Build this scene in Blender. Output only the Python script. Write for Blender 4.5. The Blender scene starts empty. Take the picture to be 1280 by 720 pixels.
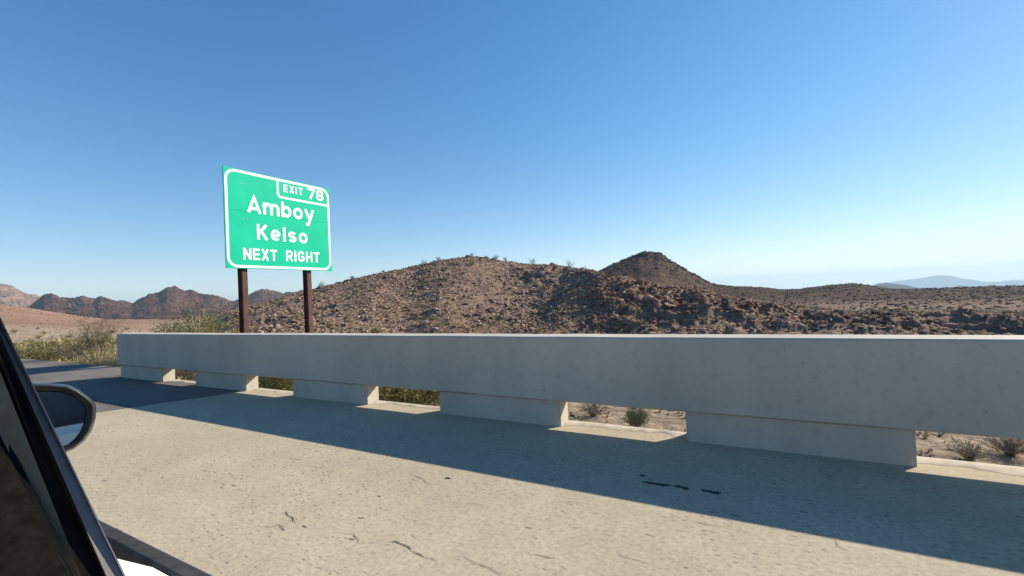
import bpy, bmesh, math, random
import numpy as np
from mathutils import Vector, Matrix, Euler
random.seed(7); rng = np.random.default_rng(7)
C = bpy.context.scene.collection
R = math.radians
scene = bpy.context.scene

# ------------------------------------------------------------------ camera
CAM_H = 1.197; FPX = 555.15                      # eye height (m), focal length in px of a 1280 px wide frame
YAW, PITCH, ROLL = -0.5079, 0.0161, -0.0455
def cam_axes():
    f = Vector((math.sin(YAW), math.cos(YAW), 0)); r = Vector((math.cos(YAW), -math.sin(YAW), 0)); u = Vector((0, 0, 1))
    f2 = f*math.cos(PITCH) + u*math.sin(PITCH); u2 = u*math.cos(PITCH) - f*math.sin(PITCH)
    r3 = r*math.cos(ROLL) + u2*math.sin(ROLL); u3 = u2*math.cos(ROLL) - r*math.sin(ROLL)
    return f2, r3, u3
FW, RT, UP = cam_axes()
cam = bpy.data.cameras.new('camera'); camo = bpy.data.objects.new('camera', cam); C.objects.link(camo)
M = Matrix.Identity(4)
for i in range(3):
    M[i][0], M[i][1], M[i][2] = RT[i], UP[i], -FW[i]
M[2][3] = CAM_H
camo.matrix_world = M
cam.sensor_width = 36; cam.lens = FPX/1280*36; cam.clip_start = .02; cam.clip_end = 60000
scene.camera = camo
def ray(px, py):
    return FW*FPX + RT*(px-640) + UP*(360-py)
def at(px, py, dist=None, z=None, x=None, y=None):   # pixel of the photograph -> world point
    d = ray(px, py)
    if z is not None: t = (z-CAM_H)/d.z
    elif x is not None: t = x/d.x
    elif y is not None: t = y/d.y
    else: t = dist/math.hypot(d.x, d.y)
    return Vector((0, 0, CAM_H)) + d*t

# ------------------------------------------------------------------ light
SUN_EL = R(29.6); SUN_AZ = math.atan2(.6, .8)        # azimuth from +Y towards +X
w = bpy.data.worlds.new('World'); scene.world = w; w.use_nodes = True
nt = w.node_tree; bg = nt.nodes['Background']
sky = nt.nodes.new('ShaderNodeTexSky'); sky.sky_type = 'NISHITA'; sky.sun_disc = False
sky.sun_elevation = SUN_EL; sky.sun_rotation = SUN_AZ; sky.altitude = 900; sky.air_density = 1.0; sky.dust_density = .12; sky.ozone_density = 2.2
hs = nt.nodes.new('ShaderNodeHueSaturation'); hs.inputs['Saturation'].default_value = 1.28
def vm(op, a, b):
    o = nt.nodes.new('ShaderNodeVectorMath'); o.operation = op
    for v, i in ((a, 0), (b, 1)):
        if isinstance(v, tuple): o.inputs[i].default_value = v
        else: nt.links.new(v, o.inputs[i])
    return o.outputs[0]
nt.links.new(sky.outputs[0], hs.inputs['Color']); hc = hs.outputs[0]       # soft shoulder so that the pale side of the sky keeps its tint
hc = vm('DIVIDE', vm('MULTIPLY', hc, (1.38, 1.42, 1.54)), vm('ADD', vm('MULTIPLY', hc, (.088,)*3), (1.,)*3))
nt.links.new(hc, bg.inputs[0]); bg.inputs[1].default_value = .085
sl = bpy.data.lights.new('sun', 'SUN'); sl.energy = 5.0; sl.angle = R(.53); sl.color = (1, .90, .745)
so = bpy.data.objects.new('sun', sl); C.objects.link(so)
sd = Vector((math.sin(SUN_AZ)*math.cos(SUN_EL), math.cos(SUN_AZ)*math.cos(SUN_EL), math.sin(SUN_EL)))
so.rotation_euler = sd.to_track_quat('Z', 'Y').to_euler(); so.location = sd*30
scene.view_settings.view_transform = 'Standard'; scene.view_settings.look = 'None'
scene.view_settings.exposure = .82; scene.view_settings.gamma = 1
scene.render.engine = 'CYCLES'
cy = scene.cycles; cy.use_denoising = True; cy.max_bounces = 5; cy.diffuse_bounces = 3; cy.volume_bounces = 0
cy.use_adaptive_sampling = True; cy.adaptive_threshold = .02

# ------------------------------------------------------------------ numpy noise
def _h(ix, iy, s):
    n = (ix.astype(np.int64)*374761393 + iy.astype(np.int64)*668265263 + s*974634777) & 0x7fffffff
    n = ((n ^ (n >> 13))*1274126177) & 0x7fffffff
    return ((n ^ (n >> 16)) & 0xffff)/65535.
def vn(x, y, s=0):
    ix, iy = np.floor(x), np.floor(y); fx, fy = x-ix, y-iy
    fx = fx*fx*(3-2*fx); fy = fy*fy*(3-2*fy)
    a, b, c, d = _h(ix, iy, s), _h(ix+1, iy, s), _h(ix, iy+1, s), _h(ix+1, iy+1, s)
    return (a*(1-fx)+b*fx)*(1-fy) + (c*(1-fx)+d*fx)*fy
def fbm(x, y, s=0, o=4, g=.5):
    t, a, n = 0, 1, 0
    for i in range(o):
        t = t + a*(vn(x, y, s+i)*2-1); n += a; a *= g; x, y = x*2.03+y*.3, y*2.03-x*.3
    return t/n
def ridged(x, y, s=0, o=4, g=.5):
    t, a, n = 0, 1, 0
    for i in range(o):
        t = t + a*(1-abs(vn(x, y, s+i)*2-1)*2); n += a; a *= g; x, y = x*2.03+y*.3, y*2.03-x*.3
    return t/n
def sst(a, b, x):
    t = np.clip((x-a)/(b-a), 0, 1); return t*t*(3-2*t)

# ------------------------------------------------------------------ materials
def mat(name, base=(.5,.5,.5), rough=.8, metal=0, spec=None):
    m = bpy.data.materials.new(name); m.use_nodes = True
    b = m.node_tree.nodes['Principled BSDF']
    b.inputs['Base Color'].default_value = (*base, 1); b.inputs['Roughness'].default_value = rough; b.inputs['Metallic'].default_value = metal
    if spec is not None: b.inputs['Specular IOR Level'].default_value = spec
    return m
class NB:
    def __init__(s, m): s.t = m.node_tree; s.b = s.t.nodes['Principled BSDF']; s.co = s.n('ShaderNodeNewGeometry').outputs['Position']
    def n(s, k, **kw):
        o = s.t.nodes.new(k)
        for a, v in kw.items(): setattr(o, a, v)
        return o
    def l(s, a, b): s.t.links.new(a, b)
    def obj(s): s.co = s.n('ShaderNodeTexCoord').outputs['Object']; return s
    def scale(s, v, rot=0):
        o = s.n('ShaderNodeMapping'); o.inputs['Scale'].default_value = v; o.inputs['Rotation'].default_value = (0, 0, rot); s.l(s.co, o.inputs['Vector']); return o.outputs[0]
    def noise(s, sc, det=4, rough=.5, vec=None, dist=0):
        o = s.n('ShaderNodeTexNoise'); o.inputs['Scale'].default_value = sc; o.inputs['Detail'].default_value = det
        o.inputs['Roughness'].default_value = rough; o.inputs['Distortion'].default_value = dist; s.l(vec or s.co, o.inputs['Vector']); return o.outputs['Fac']
    def vor(s, sc, feature='F1', vec=None, out='Distance'):
        o = s.n('ShaderNodeTexVoronoi', feature=feature); o.inputs['Scale'].default_value = sc; s.l(vec or s.co, o.inputs['Vector']); return o.outputs[out]
    def ramp(s, fac, stops):
        o = s.n('ShaderNodeValToRGB'); e = o.color_ramp.elements
        while len(e) < len(stops): e.new(.5)
        for i, (p, c) in enumerate(stops):
            e[i].position = p; e[i].color = (*c, 1) if isinstance(c, tuple) else (c, c, c, 1)
        s.l(fac, o.inputs[0]); return o.outputs[0]
    def mix(s, f, a, b, mode='MIX'):
        o = s.n('ShaderNodeMix', data_type='RGBA', blend_type=mode)
        for v, i in ((f, 0), (a, 6), (b, 7)):
            if isinstance(v, tuple): o.inputs[i].default_value = (*v, 1)
            elif isinstance(v, (int, float)): o.inputs[i].default_value = v
            else: s.l(v, o.inputs[i])
        return o.outputs[2]
    def math(s, op, a, b=0.):
        o = s.n('ShaderNodeMath', operation=op)
        for v, i in ((a, 0), (b, 1)):
            if isinstance(v, (int, float)): o.inputs[i].default_value = v
            else: s.l(v, o.inputs[i])
        return o.outputs[0]
    def col(s, c): s.l(c, s.b.inputs['Base Color'])
    def bump(s, h, st=.5, d=.01):
        o = s.n('ShaderNodeBump'); o.inputs['Strength'].default_value = st; o.inputs['Distance'].default_value = d; s.l(h, o.inputs['Height'])
        s.l(o.outputs[0], s.b.inputs['Normal'])

def m_deck():
    m = mat('deck_concrete', rough=.9, spec=.15); k = NB(m)
    big = k.noise(.55, 5, .6); fine = k.noise(38, 4, .7); mid = k.noise(4.5, 5, .6)
    c = k.ramp(big, [(.3, (.42, .355, .245)), (.5, (.47, .402, .283)), (.72, (.51, .445, .325))])
    c = k.mix(k.ramp(mid, [(.35, .28), (.65, 0.)]), c, (.31, .262, .195))
    c = k.mix(k.ramp(fine, [(.35, .45), (.6, 0.)]), c, (.2, .17, .13))
    # worn-out pits, drawn a little along the lane by the tyres
    sv = k.scale((6.5, 19, 19)); wv = k.n('ShaderNodeTexNoise'); wv.inputs['Scale'].default_value = 9; wv.inputs['Detail'].default_value = 4; k.l(k.co, wv.inputs['Vector']); sv = k.mix(.9, sv, wv.outputs['Color'], 'ADD'); pv = k.vor(1, vec=sv); pm = k.math('MULTIPLY', k.ramp(pv, [(.1, 1.), (.2, 0.)]), k.ramp(k.noise(2.6, 3, .7), [(.50, 0.), (.66, .6)]))
    sv2 = k.mix(1.2, k.scale((4.2, 10, 10)), wv.outputs['Color'], 'ADD'); pv2 = k.vor(1, vec=sv2); pm2 = k.math('MULTIPLY', k.ramp(pv2, [(.05, .95), (.12, 0.)]), k.ramp(k.noise(1.0, 4, .7), [(.45, .0), (.58, 1.)]))
    sv3 = k.scale((16, 40, 40)); pv3 = k.vor(1, vec=sv3); pm3 = k.math('MULTIPLY', k.ramp(pv3, [(.14, .8), (.26, 0.)]), k.math('MULTIPLY', k.ramp(k.noise(5, 3, .7), [(.36, 0.), (.56, .9)]), k.ramp(k.noise(.8, 3, .6), [(.4, .25), (.6, 1.)])))
    pits = k.math('MAXIMUM', k.math('MAXIMUM', pm, pm2), pm3)
    c = k.mix(pits, c, (.075, .06, .05))
    st = k.noise(2.1, 5, .7); c = k.mix(k.ramp(st, [(.66, 0.), (.78, .3)]), c, (.25, .215, .175))
    # faint tyre darkening in broad bands along the lane
    tn = k.noise(1, 4, .6, vec=k.scale((.12, 1.6, 1)))
    c = k.mix(k.ramp(tn, [(.42, 0.), (.7, .18)]), c, (.22, .19, .16))
    k.col(c)
    h = k.math('SUBTRACT', k.math('MULTIPLY', fine, .35), pits); k.bump(h, .5, .006)
    return m
def m_asphalt():
    m = mat('asphalt', rough=.9, spec=.2); k = NB(m)
    c = k.ramp(k.noise(.8, 5, .6), [(.3, (.15, .135, .12)), (.7, (.23, .205, .18))])
    c = k.mix(k.ramp(k.noise(60, 3, .7), [(.4, .5), (.6, 0.)]), c, (.05, .05, .05))
    c = k.mix(k.ramp(k.noise(1, 4, .6, vec=k.scale((.15, 2.2, 1))), [(.5, 0.), (.66, .5)]), c, (.07, .065, .06))
    k.col(c); k.bump(k.noise(60, 3, .7), .5, .006); return m
def m_rail():
    m = mat('barrier_concrete', rough=.85, spec=.2); k = NB(m)
    c = k.ramp(k.noise(.7, 6, .62), [(.3, (.39, .355, .30)), (.7, (.48, .44, .37))])
    c = k.mix(k.ramp(k.noise(1, 5, .65, vec=k.scale((2.2, 2.2, .35))), [(.42, 0.), (.75, .4)]), c, (.25, .235, .21))
    c = k.mix(k.ramp(k.noise(1, 3, .5, vec=k.scale((.9, .9, .12))), [(.45, 0.), (.6, .3)]), c, (.50, .47, .41))
    c = k.mix(k.ramp(k.noise(14, 5, .7), [(.32, .4), (.46, 0.)]), c, (.26, .25, .235))
    sv = k.scale((9, 9, 14)); pm = k.math('MULTIPLY', k.ramp(k.vor(1, vec=sv), [(.05, .7), (.1, 0.)]), k.ramp(k.noise(1.2, 2, .5), [(.5, 0.), (.58, 1.)]))
    c = k.mix(pm, c, (.12, .12, .115))
    k.col(c); k.bump(k.math('SUBTRACT', k.noise(26, 5, .6), pm), .28, .006); return m
def m_ground():
    m = mat('desert_ground', rough=1, spec=.03); k = NB(m)
    sandy = k.ramp(k.noise(.5, 6, .65), [(.3, (.38, .285, .195)), (.7, (.54, .43, .31))])
    rocky = k.ramp(k.noise(.12, 8, .65), [(.28, (.155, .092, .068)), (.5, (.245, .155, .117)), (.72, (.36, .245, .19))])
    red = k.ramp(k.noise(.02, 8, .65), [(.3, (.25, .13, .085)), (.6, (.35, .20, .13))])
    at_ = k.n('ShaderNodeVertexColor'); at_.layer_name = 'zone'
    sep = k.n('ShaderNodeSeparateColor'); k.l(at_.outputs[0], sep.inputs[0])
    c = k.mix(sep.outputs[0], sandy, rocky); c = k.mix(sep.outputs[1], c, red)
    c = k.mix(sep.outputs[2], c, k.ramp(k.noise(.35, 6, .7), [(.3, (.10, .055, .042)), (.7, (.24, .125, .088))]))
    # stones: cell by cell tint, dark gaps between
    vc = k.vor(1.5, out='Color'); s2 = k.n('ShaderNodeSeparateColor'); k.l(vc, s2.inputs[0])
    c = k.mix(k.math('MULTIPLY', s2.outputs[0], .45), c, (.12, .09, .072))
    vd = k.vor(3.2, out='Color'); s3 = k.n('ShaderNodeSeparateColor'); k.l(vd, s3.inputs[0])
    c = k.mix(k.math('MULTIPLY', s3.outputs[1], .38), c, (.36, .28, .21))
    c = k.mix(k.ramp(k.noise(7, 5, .75), [(.38, .45), (.52, 0.)]), c, (.10, .078, .06))
    farv = k.math('MULTIPLY', at_.outputs['Alpha'], 1.); c = k.mix(farv, c, k.ramp(k.noise(.05, 9, .7), [(.3, (.034, .02, .016)), (.5, (.066, .04, .031)), (.7, (.115, .073, .056))]))
    k.col(c)
    h = k.math('ADD', k.math('MULTIPLY', k.noise(1.6, 8, .75), 1.), k.math('MULTIPLY', k.vor(2.4), -.5)); k.bump(h, .9, .35)
    return m
def m_mtn(name, c0, c1, c2, sc):
    m = mat(name, rough=1, spec=.03); k = NB(m)
    c = k.ramp(k.noise(sc, 9, .68), [(.3, c0), (.5, c1), (.7, c2)])
    v = k.noise(sc*1.6, 7, .7, vec=k.scale((1, 1, 6))); c = k.mix(k.ramp(v, [(.42, .55), (.56, 0.)]), c, tuple(x*.55 for x in c0))
    k.col(c); k.bump(k.noise(sc*5, 8, .7), .8, .5/sc*.35); return m
def m_rock(name, a, b):
    m = mat(name, rough=1, spec=.05); k = NB(m); g = k.n('ShaderNodeNewGeometry'); oi = k.n('ShaderNodeObjectInfo')
    rr = k.math('FRACT', k.math('ADD', g.outputs['Random Per Island'], oi.outputs['Random']))
    c = k.mix(rr, a, b); c = k.mix(k.ramp(k.noise(5, 5, .7), [(.35, .6), (.6, 0.)]), c, tuple(x*.6 for x in a))
    k.col(c); k.bump(k.noise(6, 6, .7), .7, .08); return m
def m_plant(name, a, b, trans=0):
    m = mat(name, rough=.8, spec=.2); k = NB(m); g = k.n('ShaderNodeNewGeometry'); oi = k.n('ShaderNodeObjectInfo')
    rr = k.math('FRACT', k.math('ADD', g.outputs['Random Per Island'], oi.outputs['Random'])); k.col(k.mix(rr, a, b)); return m
def m_sign():
    m = mat('sign_green', (.0, .36, .2), .6, spec=.12); k = NB(m); k.obj()
    c = k.ramp(k.noise(1.4, 4, .6), [(.3, (.0, .40, .24)), (.7, (.002, .46, .285))])
    c = k.mix(k.ramp(k.noise(7, 6, .75), [(.64, 0.), (.76, .2)]), c, (.1, .5, .36)); k.col(c); return m
MT = dict(far2=m_mtn('far_dark_range_rock', (.03, .028, .03), (.045, .04, .04), (.06, .055, .052), .002),
    deck=m_deck(), asphalt=m_asphalt(), rail=m_rail(), ground=m_ground(), sign=m_sign(),
    rock=m_rock('desert_rock', (.16, .098, .074), (.47, .322, .25)), redrock=m_rock('red_rock', (.15, .08, .058), (.34, .19, .135)), darkrock=m_rock('dark_rock', (.07, .056, .05), (.15, .115, .095)),
    mtn=m_mtn('dark_volcanic_rock', (.04, .018, .013), (.10, .046, .032), (.205, .105, .07), .012),
    pink=m_mtn('pink_rock', (.20, .12, .09), (.31, .2, .15), (.40, .27, .21), .008),
    far=m_mtn('far_range_rock', (.09, .075, .07), (.12, .1, .09), (.15, .12, .11), .002),
    creo=m_plant('creosote_leaf', (.11, .12, .045), (.27, .265, .12)), green=m_plant('green_leaf', (.15, .155, .05), (.33, .31, .13)), dry=m_plant('dry_stem', (.28, .215, .12), (.50, .41, .25)),
    twig=m_plant('grey_twig', (.12, .095, .07), (.24, .19, .14)), straw=m_plant('straw', (.36, .28, .13), (.55, .45, .25)))
def m_edge(name, a, b, sc, rough):
    m = mat(name, rough=rough); k = NB(m); k.obj(); k.col(k.ramp(k.noise(sc, 5, .65), [(.35, a), (.65, b)])); k.bump(k.noise(sc*8, 3, .6), .25, .002); return m
MT['white_sheet'] = m_edge('white_reflective_sheeting', (.74, .74, .72), (.82, .82, .8), 6, .4)
MT['post'] = m_edge('rust_brown_post', (.045, .017, .012), (.095, .034, .023), 4, .75)
MT['alu'] = m_edge('aluminium', (.4, .4, .4), (.5, .5, .5), 9, .45)
MT['plastic'] = m_edge('grey_plastic', (.26, .245, .25), (.33, .315, .32), 20, .7)
MT['housing'] = m_edge('mirror_housing_plastic', (.02, .02, .022), (.03, .03, .033), 20, .3)
MT['rubber'] = m_edge('black_rubber', (.004, .004, .004), (.010, .010, .010), 20, .6)
MT['trim'] = m_edge('olive_grey_trim', (.20, .14, .085), (.26, .185, .115), 30, .75)
MT['trim2'] = m_edge('dark_trim_fabric', (.004, .004, .0037), (.010, .0095, .0085), 60, .95)
MT['paint'] = m_edge('white_car_paint', (.80, .81, .81), (.84, .85, .85), 2, .25)
MT['cladding'] = m_edge('dark_cladding', (.028, .028, .03), (.05, .05, .052), 18, .6)
MT['joint'] = m_edge('joint_filler', (.02, .02, .02), (.035, .033, .03), 20, .9)
for q_ in ('trim2', 'trim', 'plastic', 'rubber', 'cladding'): MT[q_].node_tree.nodes['Principled BSDF'].inputs['Specular IOR Level'].default_value = .05
MT['housing'].node_tree.nodes['Principled BSDF'].inputs['Specular IOR Level'].default_value = .25
MT['tar'] = m_edge('tar', (.015, .015, .015), (.04, .038, .035), 20, .8)
MT['mirror'] = mat('mirror_glass', (.50, .58, .62), .02, 1.0)
MT['glass'] = mat('tinted_glass', (.03, .05, .085), .15)

# ------------------------------------------------------------------ helpers
def mesh_obj(name, verts, faces, m, parent=None, smooth=False, loc=None):
    me = bpy.data.meshes.new(name); me.from_pydata([tuple(v) for v in verts], [], faces)
    for mm in (m if isinstance(m, list) else [m]): me.materials.append(mm)
    me.validate(); me.update()
    if smooth: me.polygons.foreach_set('use_smooth', [True]*len(me.polygons))
    o = bpy.data.objects.new(name, me); C.objects.link(o)
    if parent: o.parent = parent
    if loc: o.location = loc
    return o
def bm_obj(name, bm, m, parent=None, smooth=False):
    bmesh.ops.recalc_face_normals(bm, faces=bm.faces)
    me = bpy.data.meshes.new(name); bm.to_mesh(me); bm.free(); me.materials.append(m)
    if smooth: me.polygons.foreach_set('use_smooth', [True]*len(me.polygons))
    o = bpy.data.objects.new(name, me); C.objects.link(o)
    if parent: o.parent = parent
    return o
def tag(o, label=None, cat=None, group=None, kind=None):
    for k, v in (('label', label), ('category', cat), ('group', group), ('kind', kind)):
        if v: o[k] = v
    return o
def empty(name, loc, label, cat, group=None, rz=0):
    o = bpy.data.objects.new(name, None); C.objects.link(o); o.location = loc; o.rotation_euler = (0, 0, rz); o.empty_display_size = .2
    return tag(o, label, cat, group)
def box_bm(x0, x1, y0, y1, z0, z1, bev=0, bm=None, seg=2):
    bm = bm or bmesh.new(); r = bmesh.ops.create_cube(bm, size=1)
    for v in r['verts']: v.co = Vector(((x0+x1)/2+v.co.x*(x1-x0), (y0+y1)/2+v.co.y*(y1-y0), (z0+z1)/2+v.co.z*(z1-z0)))
    if bev: bmesh.ops.bevel(bm, geom=list({e for v in r['verts'] for e in v.link_edges}), offset=bev, segments=seg, affect='EDGES')
    return bm
def prism(profile, axis_from, axis_to):
    """extrude a closed (y,z) profile along x"""
    bm = bmesh.new(); a = [bm.verts.new((axis_from, y, z)) for y, z in profile]; b = [bm.verts.new((axis_to, y, z)) for y, z in profile]
    n = len(profile); bm.faces.new(a[::-1]); bm.faces.new(b)
    for i in range(n): bm.faces.new((a[i], a[(i+1) % n], b[(i+1) % n], b[i]))
    return bm

# ------------------------------------------------------------------ terrain
SK_A = [(-60,460),(100,450),(200,428),(240,414),(262,405),(280,395),(293,388),(330,378),(373,367),(400,360),(440,349),(470,343),(500,338),(520,333),(545,326),(585,321),(600,322),(625,326),(660,331),(700,334),(740,341),(760,349),(790,353),(800,356),(830,361),(860,364),(880,367),(900,374),(940,382),(1000,389),(1060,392),(1120,390),(1200,392),(1250,396),(1400,396)]
SK_B = [(500,380),(600,372),(700,356),(742,342),(760,333),(790,322),(800,318),(810,316.5),(824,317),(835,326),(850,334),(870,345),(890,355),(905,358),(950,359.5),(980,363),(1000,362),(1030,358),(1050,356),(1070,355),(1085,357),(1100,360),(1120,364),(1150,366),(1175,367),(1200,365.5),(1280,365),(1400,362)]
SK_C = [(x_, y_+1.5) for x_, y_ in [(-60,398),(15,392),(35,383),(45,375),(55,366),(65,364),(75,370),(90,372),(97,371),(105,371),(118,375),(125,372),(140,376),(158,379),(165,381),(175,376),(185,369),(200,366),(208,360),(220,357),(232,362),(240,361),(250,367),(270,371),(280,372),(292,378),(302,375),(318,365),(330,361),(345,362),(355,365),(372,362),(380,361),(400,370),(430,380),(480,390)]]
SK_D = [(-260,345),(-120,352),(-60,350),(-20,358),(0,357),(18,360),(30,368),(45,373),(70,380),(120,388)]
SK_E = [(-300,360),(-100,374),(0,380),(35,384.5),(60,389),(110,397),(150,403),(180,408),(220,411),(260,412)]
SK_F1 = [(1000,372),(1085,360),(1098,355),(1108,353),(1120,355.5),(1150,360),(1180,362),(1190,359.5),(1200,358),(1215,359),(1240,356),(1260,357.5),(1280,359.5),(1340,352),(1420,355),(1500,350)]
SK_F2 = [(1050,360),(1110,353.5),(1120,351),(1150,347),(1178,344),(1195,346),(1220,350),(1235,352),(1260,351),(1280,350),(1340,344),(1450,341),(1600,335)]
def table(sk):
    az, sl_ = [], []
    for px, py in sk:
        d = ray(px, py); az.append(math.atan2(d.x, d.y)); sl_.append(d.z/math.hypot(d.x, d.y))
    return np.array(az), np.array(sl_)
def px_az(px, py=400): d = ray(px, py); return math.atan2(d.x, d.y)
TA, TB, TE = table(SK_A), table(SK_B), table(SK_E)
A750 = px_az(752, 380)
def crestR_A(az): return np.interp(az, [R(-75), R(-60), px_az(590), px_az(750), px_az(860), px_az(1000), R(25)], [60, 70, 84, 74, 62, 66, 70])
def hbase(az, r):
    left = -.12 - .022*np.clip(r-12, 0, 80)
    right = -.55 - 1.7*sst(4.2, 9.5, r*np.cos(az)) - .035*np.clip(r-10, 0, 90)
    wl = sst(R(-62), R(-73), az)
    near = left*wl + right*(1-wl)
    k = np.interp(az, [R(-80), R(-50), R(-20), R(5)], [.012, .018, .036, .047])
    return near - k*np.clip(r-330, 0, 1e9)
def ground_h(az, r):
    x, y = r*np.sin(az), r*np.cos(az)
    zb = hbase(az, r); h = zb.copy() if hasattr(zb, 'copy') else zb
    # hill B
    Rb = np.interp(az, [px_az(700), px_az(820), px_az(1000), px_az(1280)], [270, 290, 330, 380]); zc = CAM_H + Rb*np.interp(az, *TB)
    inB = sst(px_az(480), px_az(640), az)
    fr = np.clip((r-110)/(Rb-110), 0, 1); bk = np.clip(1-(r-Rb)/260, 0, 1)
    shp = np.where(r < Rb, fr**1.25, sst(0, 1, bk)); hB = zb + (zc-zb)*shp*inB
    hB = hB + inB*shp*(fbm(x/28, y/28, 11, 6, .65)*6.0*(.12+.88*np.abs(1-shp)) + ridged(x/14, y/14, 31, 4, .6)*(.5+2.4*np.exp(-((az-px_az(815))/.10)**2)*sst(.25, .6, shp)) + ridged(x/4.5, y/4.5, 33, 3)*.9*np.exp(-((az-px_az(815))/.10)**2)*sst(.4, .8, shp))
    hB = np.where(r < Rb+60, np.minimum(hB, np.maximum(zb, CAM_H + r*np.interp(az, *TB) + .25 + fbm(x/4, y/4, 96, 3)*.7)), hB)
    h = np.maximum(h, hB)
    # pink alluvial slope E
    Re = 420.; zc = CAM_H + Re*np.interp(az, *TE); inE = sst(px_az(290), px_az(200), az)
    shp = np.where(r < Re, np.clip((r-60)/(Re-60), 0, 1)**1.1, sst(0, 1, np.clip(1-(r-Re)/500, 0, 1)))
    h = np.maximum(h, zb+(zc-zb)*shp*inE + fbm(x/30, y/30, 17, 4)*.7*inE*shp)
    # hill A
    Ra = crestR_A(az); zc = CAM_H + Ra*np.interp(az, *TA); inA = sst(px_az(90), px_az(230), az)
    r0 = 22. + 6*fbm(az*6, az*0, 3, 2)
    fr = np.clip((r-r0)/(Ra-r0), 0, 1); bk = np.clip(1-(r-Ra)/60, 0, 1)
    shp = np.where(r < Ra, fr**1.15*.55+sst(0, 1, fr)*.45, sst(0, 1, bk))
    rough = fbm(x/7, y/7, 5, 5, .6)*.75*sst(0, .25, fr)*(1-.6*sst(.8, 1, fr)) + fbm(x/1.5, y/1.5, 8, 3)*.13
    led = ridged((az*60)/5.+fbm(x/9, y/9, 83, 2), r/1.5+fbm(x/6, y/6, 85, 3)*1.5, 81, 2, .5)*.24*sst(.05, .3, fr)*sst(-.35, .25, fbm(x/9, y/9, 87, 2))
    rough = rough+led
    hA = zb + np.maximum(zc-zb, 0)*shp + rough*inA*sst(0, .15, bk)
    # steep spur that leaves its left flank in shade, with the craggy face to its right
    s = (az-A750)*r; amp = 3.6*sst(34, 46, r)*sst(Ra, Ra-16, r)
    spur = amp*np.where(s < 0, np.clip(1+s/5.2, 0, 1), np.clip(1-s/26, 0, 1))
    cr = sst(-1, 2, s)*sst(36, 26, s)*sst(32, 40, r)*sst(Ra+6, Ra-4, r)
    crag = cr*(ridged(x/3.1, y/3.1, 21, 4, .55)*.95+.1)
    hA = hA + spur*sst(0, .3, bk) + crag
    s2 = (az-px_az(690))*r; g2 = np.exp(-(s2/4.5)**2)*np.exp(-((r-66)/6.)**2)
    hA = hA + g2*(1.1+ridged(x/2.5, y/2.5, 41, 3)*.8)
    for pc, rc, sw, aa in ((1120, 52, 7, .9), (1020, 55, 6, .8), (1205, 52, 6, .5), (1265, 48, 5, .9)):
        g = np.exp(-(((az-px_az(pc))*r)/sw)**2)*np.exp(-((r-rc)/5.)**2); hA = hA + g*(aa*.4+ridged(x/2.4, y/2.4, 51, 3)*aa*.8)
    lim = CAM_H + r*np.interp(az, *TA) + .18 + fbm(x/1.3, y/1.3, 95, 2)*.25
    hA = np.where(r < Ra+40, np.minimum(hA, np.maximum(lim, zb)), hA)
    h = np.where(inA > 0, np.maximum(h, zb+(hA-zb)*inA), h)
    h = h + fbm(x/2.2, y/2.2, 9, 4)*.10*sst(8, 16, r)
    # ground under the road bed stays below the pavement
    edge = np.where(x < -10.6, 4.25, 3.9)
    road = sst(.6, -.05, y-edge)
    h = h*(1-road) + np.minimum(h, -.5)*road
    return h
def hz(x, y):
    a = np.array([math.atan2(x, y)]); return float(ground_h(a, np.array([math.hypot(x, y)]))[0])

azf = np.concatenate([np.radians(np.arange(-180, -90, 4.)), np.radians(np.arange(-90, -84, .5)), np.radians(np.arange(-84, 23, .135)), np.radians(np.arange(23, 34, .6)), np.radians(np.arange(34, 181, 4.))])
rs = [2.]
while rs[-1] < 13500:
    q = rs[-1]; rs.append(q + (.25 if q < 30 else .34 if q < 100 else q*.008 if q < 450 else q*.04))
rs = np.array(rs); AZ, RR = np.meshgrid(azf, rs, indexing='ij')
H = ground_h(AZ, RR)
V = np.stack([RR*np.sin(AZ), RR*np.cos(AZ), H], -1); na, nr = AZ.shape
V[RR > 11000, 2] = V[RR > 11000, 2]
idx = np.arange(na*nr).reshape(na, nr)
F = np.stack([idx[:-1, :-1], idx[:-1, 1:], idx[1:, 1:], idx[1:, :-1]], -1).reshape(-1, 4)
me = bpy.data.meshes.new('desert_ground')
me.vertices.add(na*nr); me.vertices.foreach_set('co', V.reshape(-1).astype(np.float32))
me.loops.add(F.size); me.loops.foreach_set('vertex_index', F[:, ::-1].reshape(-1).astype(np.int32))
me.polygons.add(len(F)); me.polygons.foreach_set('loop_start', np.arange(0, F.size, 4, dtype=np.int32)); me.polygons.foreach_set('loop_total', np.full(len(F), 4, np.int32))
me.update(); me.polygons.foreach_set('use_smooth', np.ones(len(F), bool))
ca = me.color_attributes.new('zone', 'FLOAT_COLOR', 'POINT')
X_, Y_ = V[..., 0], V[..., 1]
zr = sst(px_az(190), px_az(330), AZ)*sst(24, 40, RR + 6*fbm(X_/5, Y_/5, 61, 3))*.95
zr = np.maximum(zr, sst(150, 300, RR)*.8)
zpink = sst(px_az(235), px_az(150), AZ)*sst(95, 150, RR)
zr = np.maximum(zr, .8*sst(px_az(150), px_az(235), AZ)*sst(110, 170, RR))
s = (AZ-A750)*RR
zred = np.clip(sst(-2, 2, s)*sst(30, 16, s)*sst(32, 40, RR)*sst(74, 60, RR)*(.5+1.2*fbm(X_/6, Y_/6, 71, 3)) + np.exp(-(((AZ-px_az(650))*RR)/9)**2)*sst(44, 36, RR)*sst(28, 32, RR), 0, 1)
zred = np.maximum(zred, .75*sst(200, 260, RR)*sst(px_az(700), px_az(745), AZ)*sst(px_az(905), px_az(850), AZ)*sst(-.2, .3, fbm(X_/22, Y_/22, 77, 4)))
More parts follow.
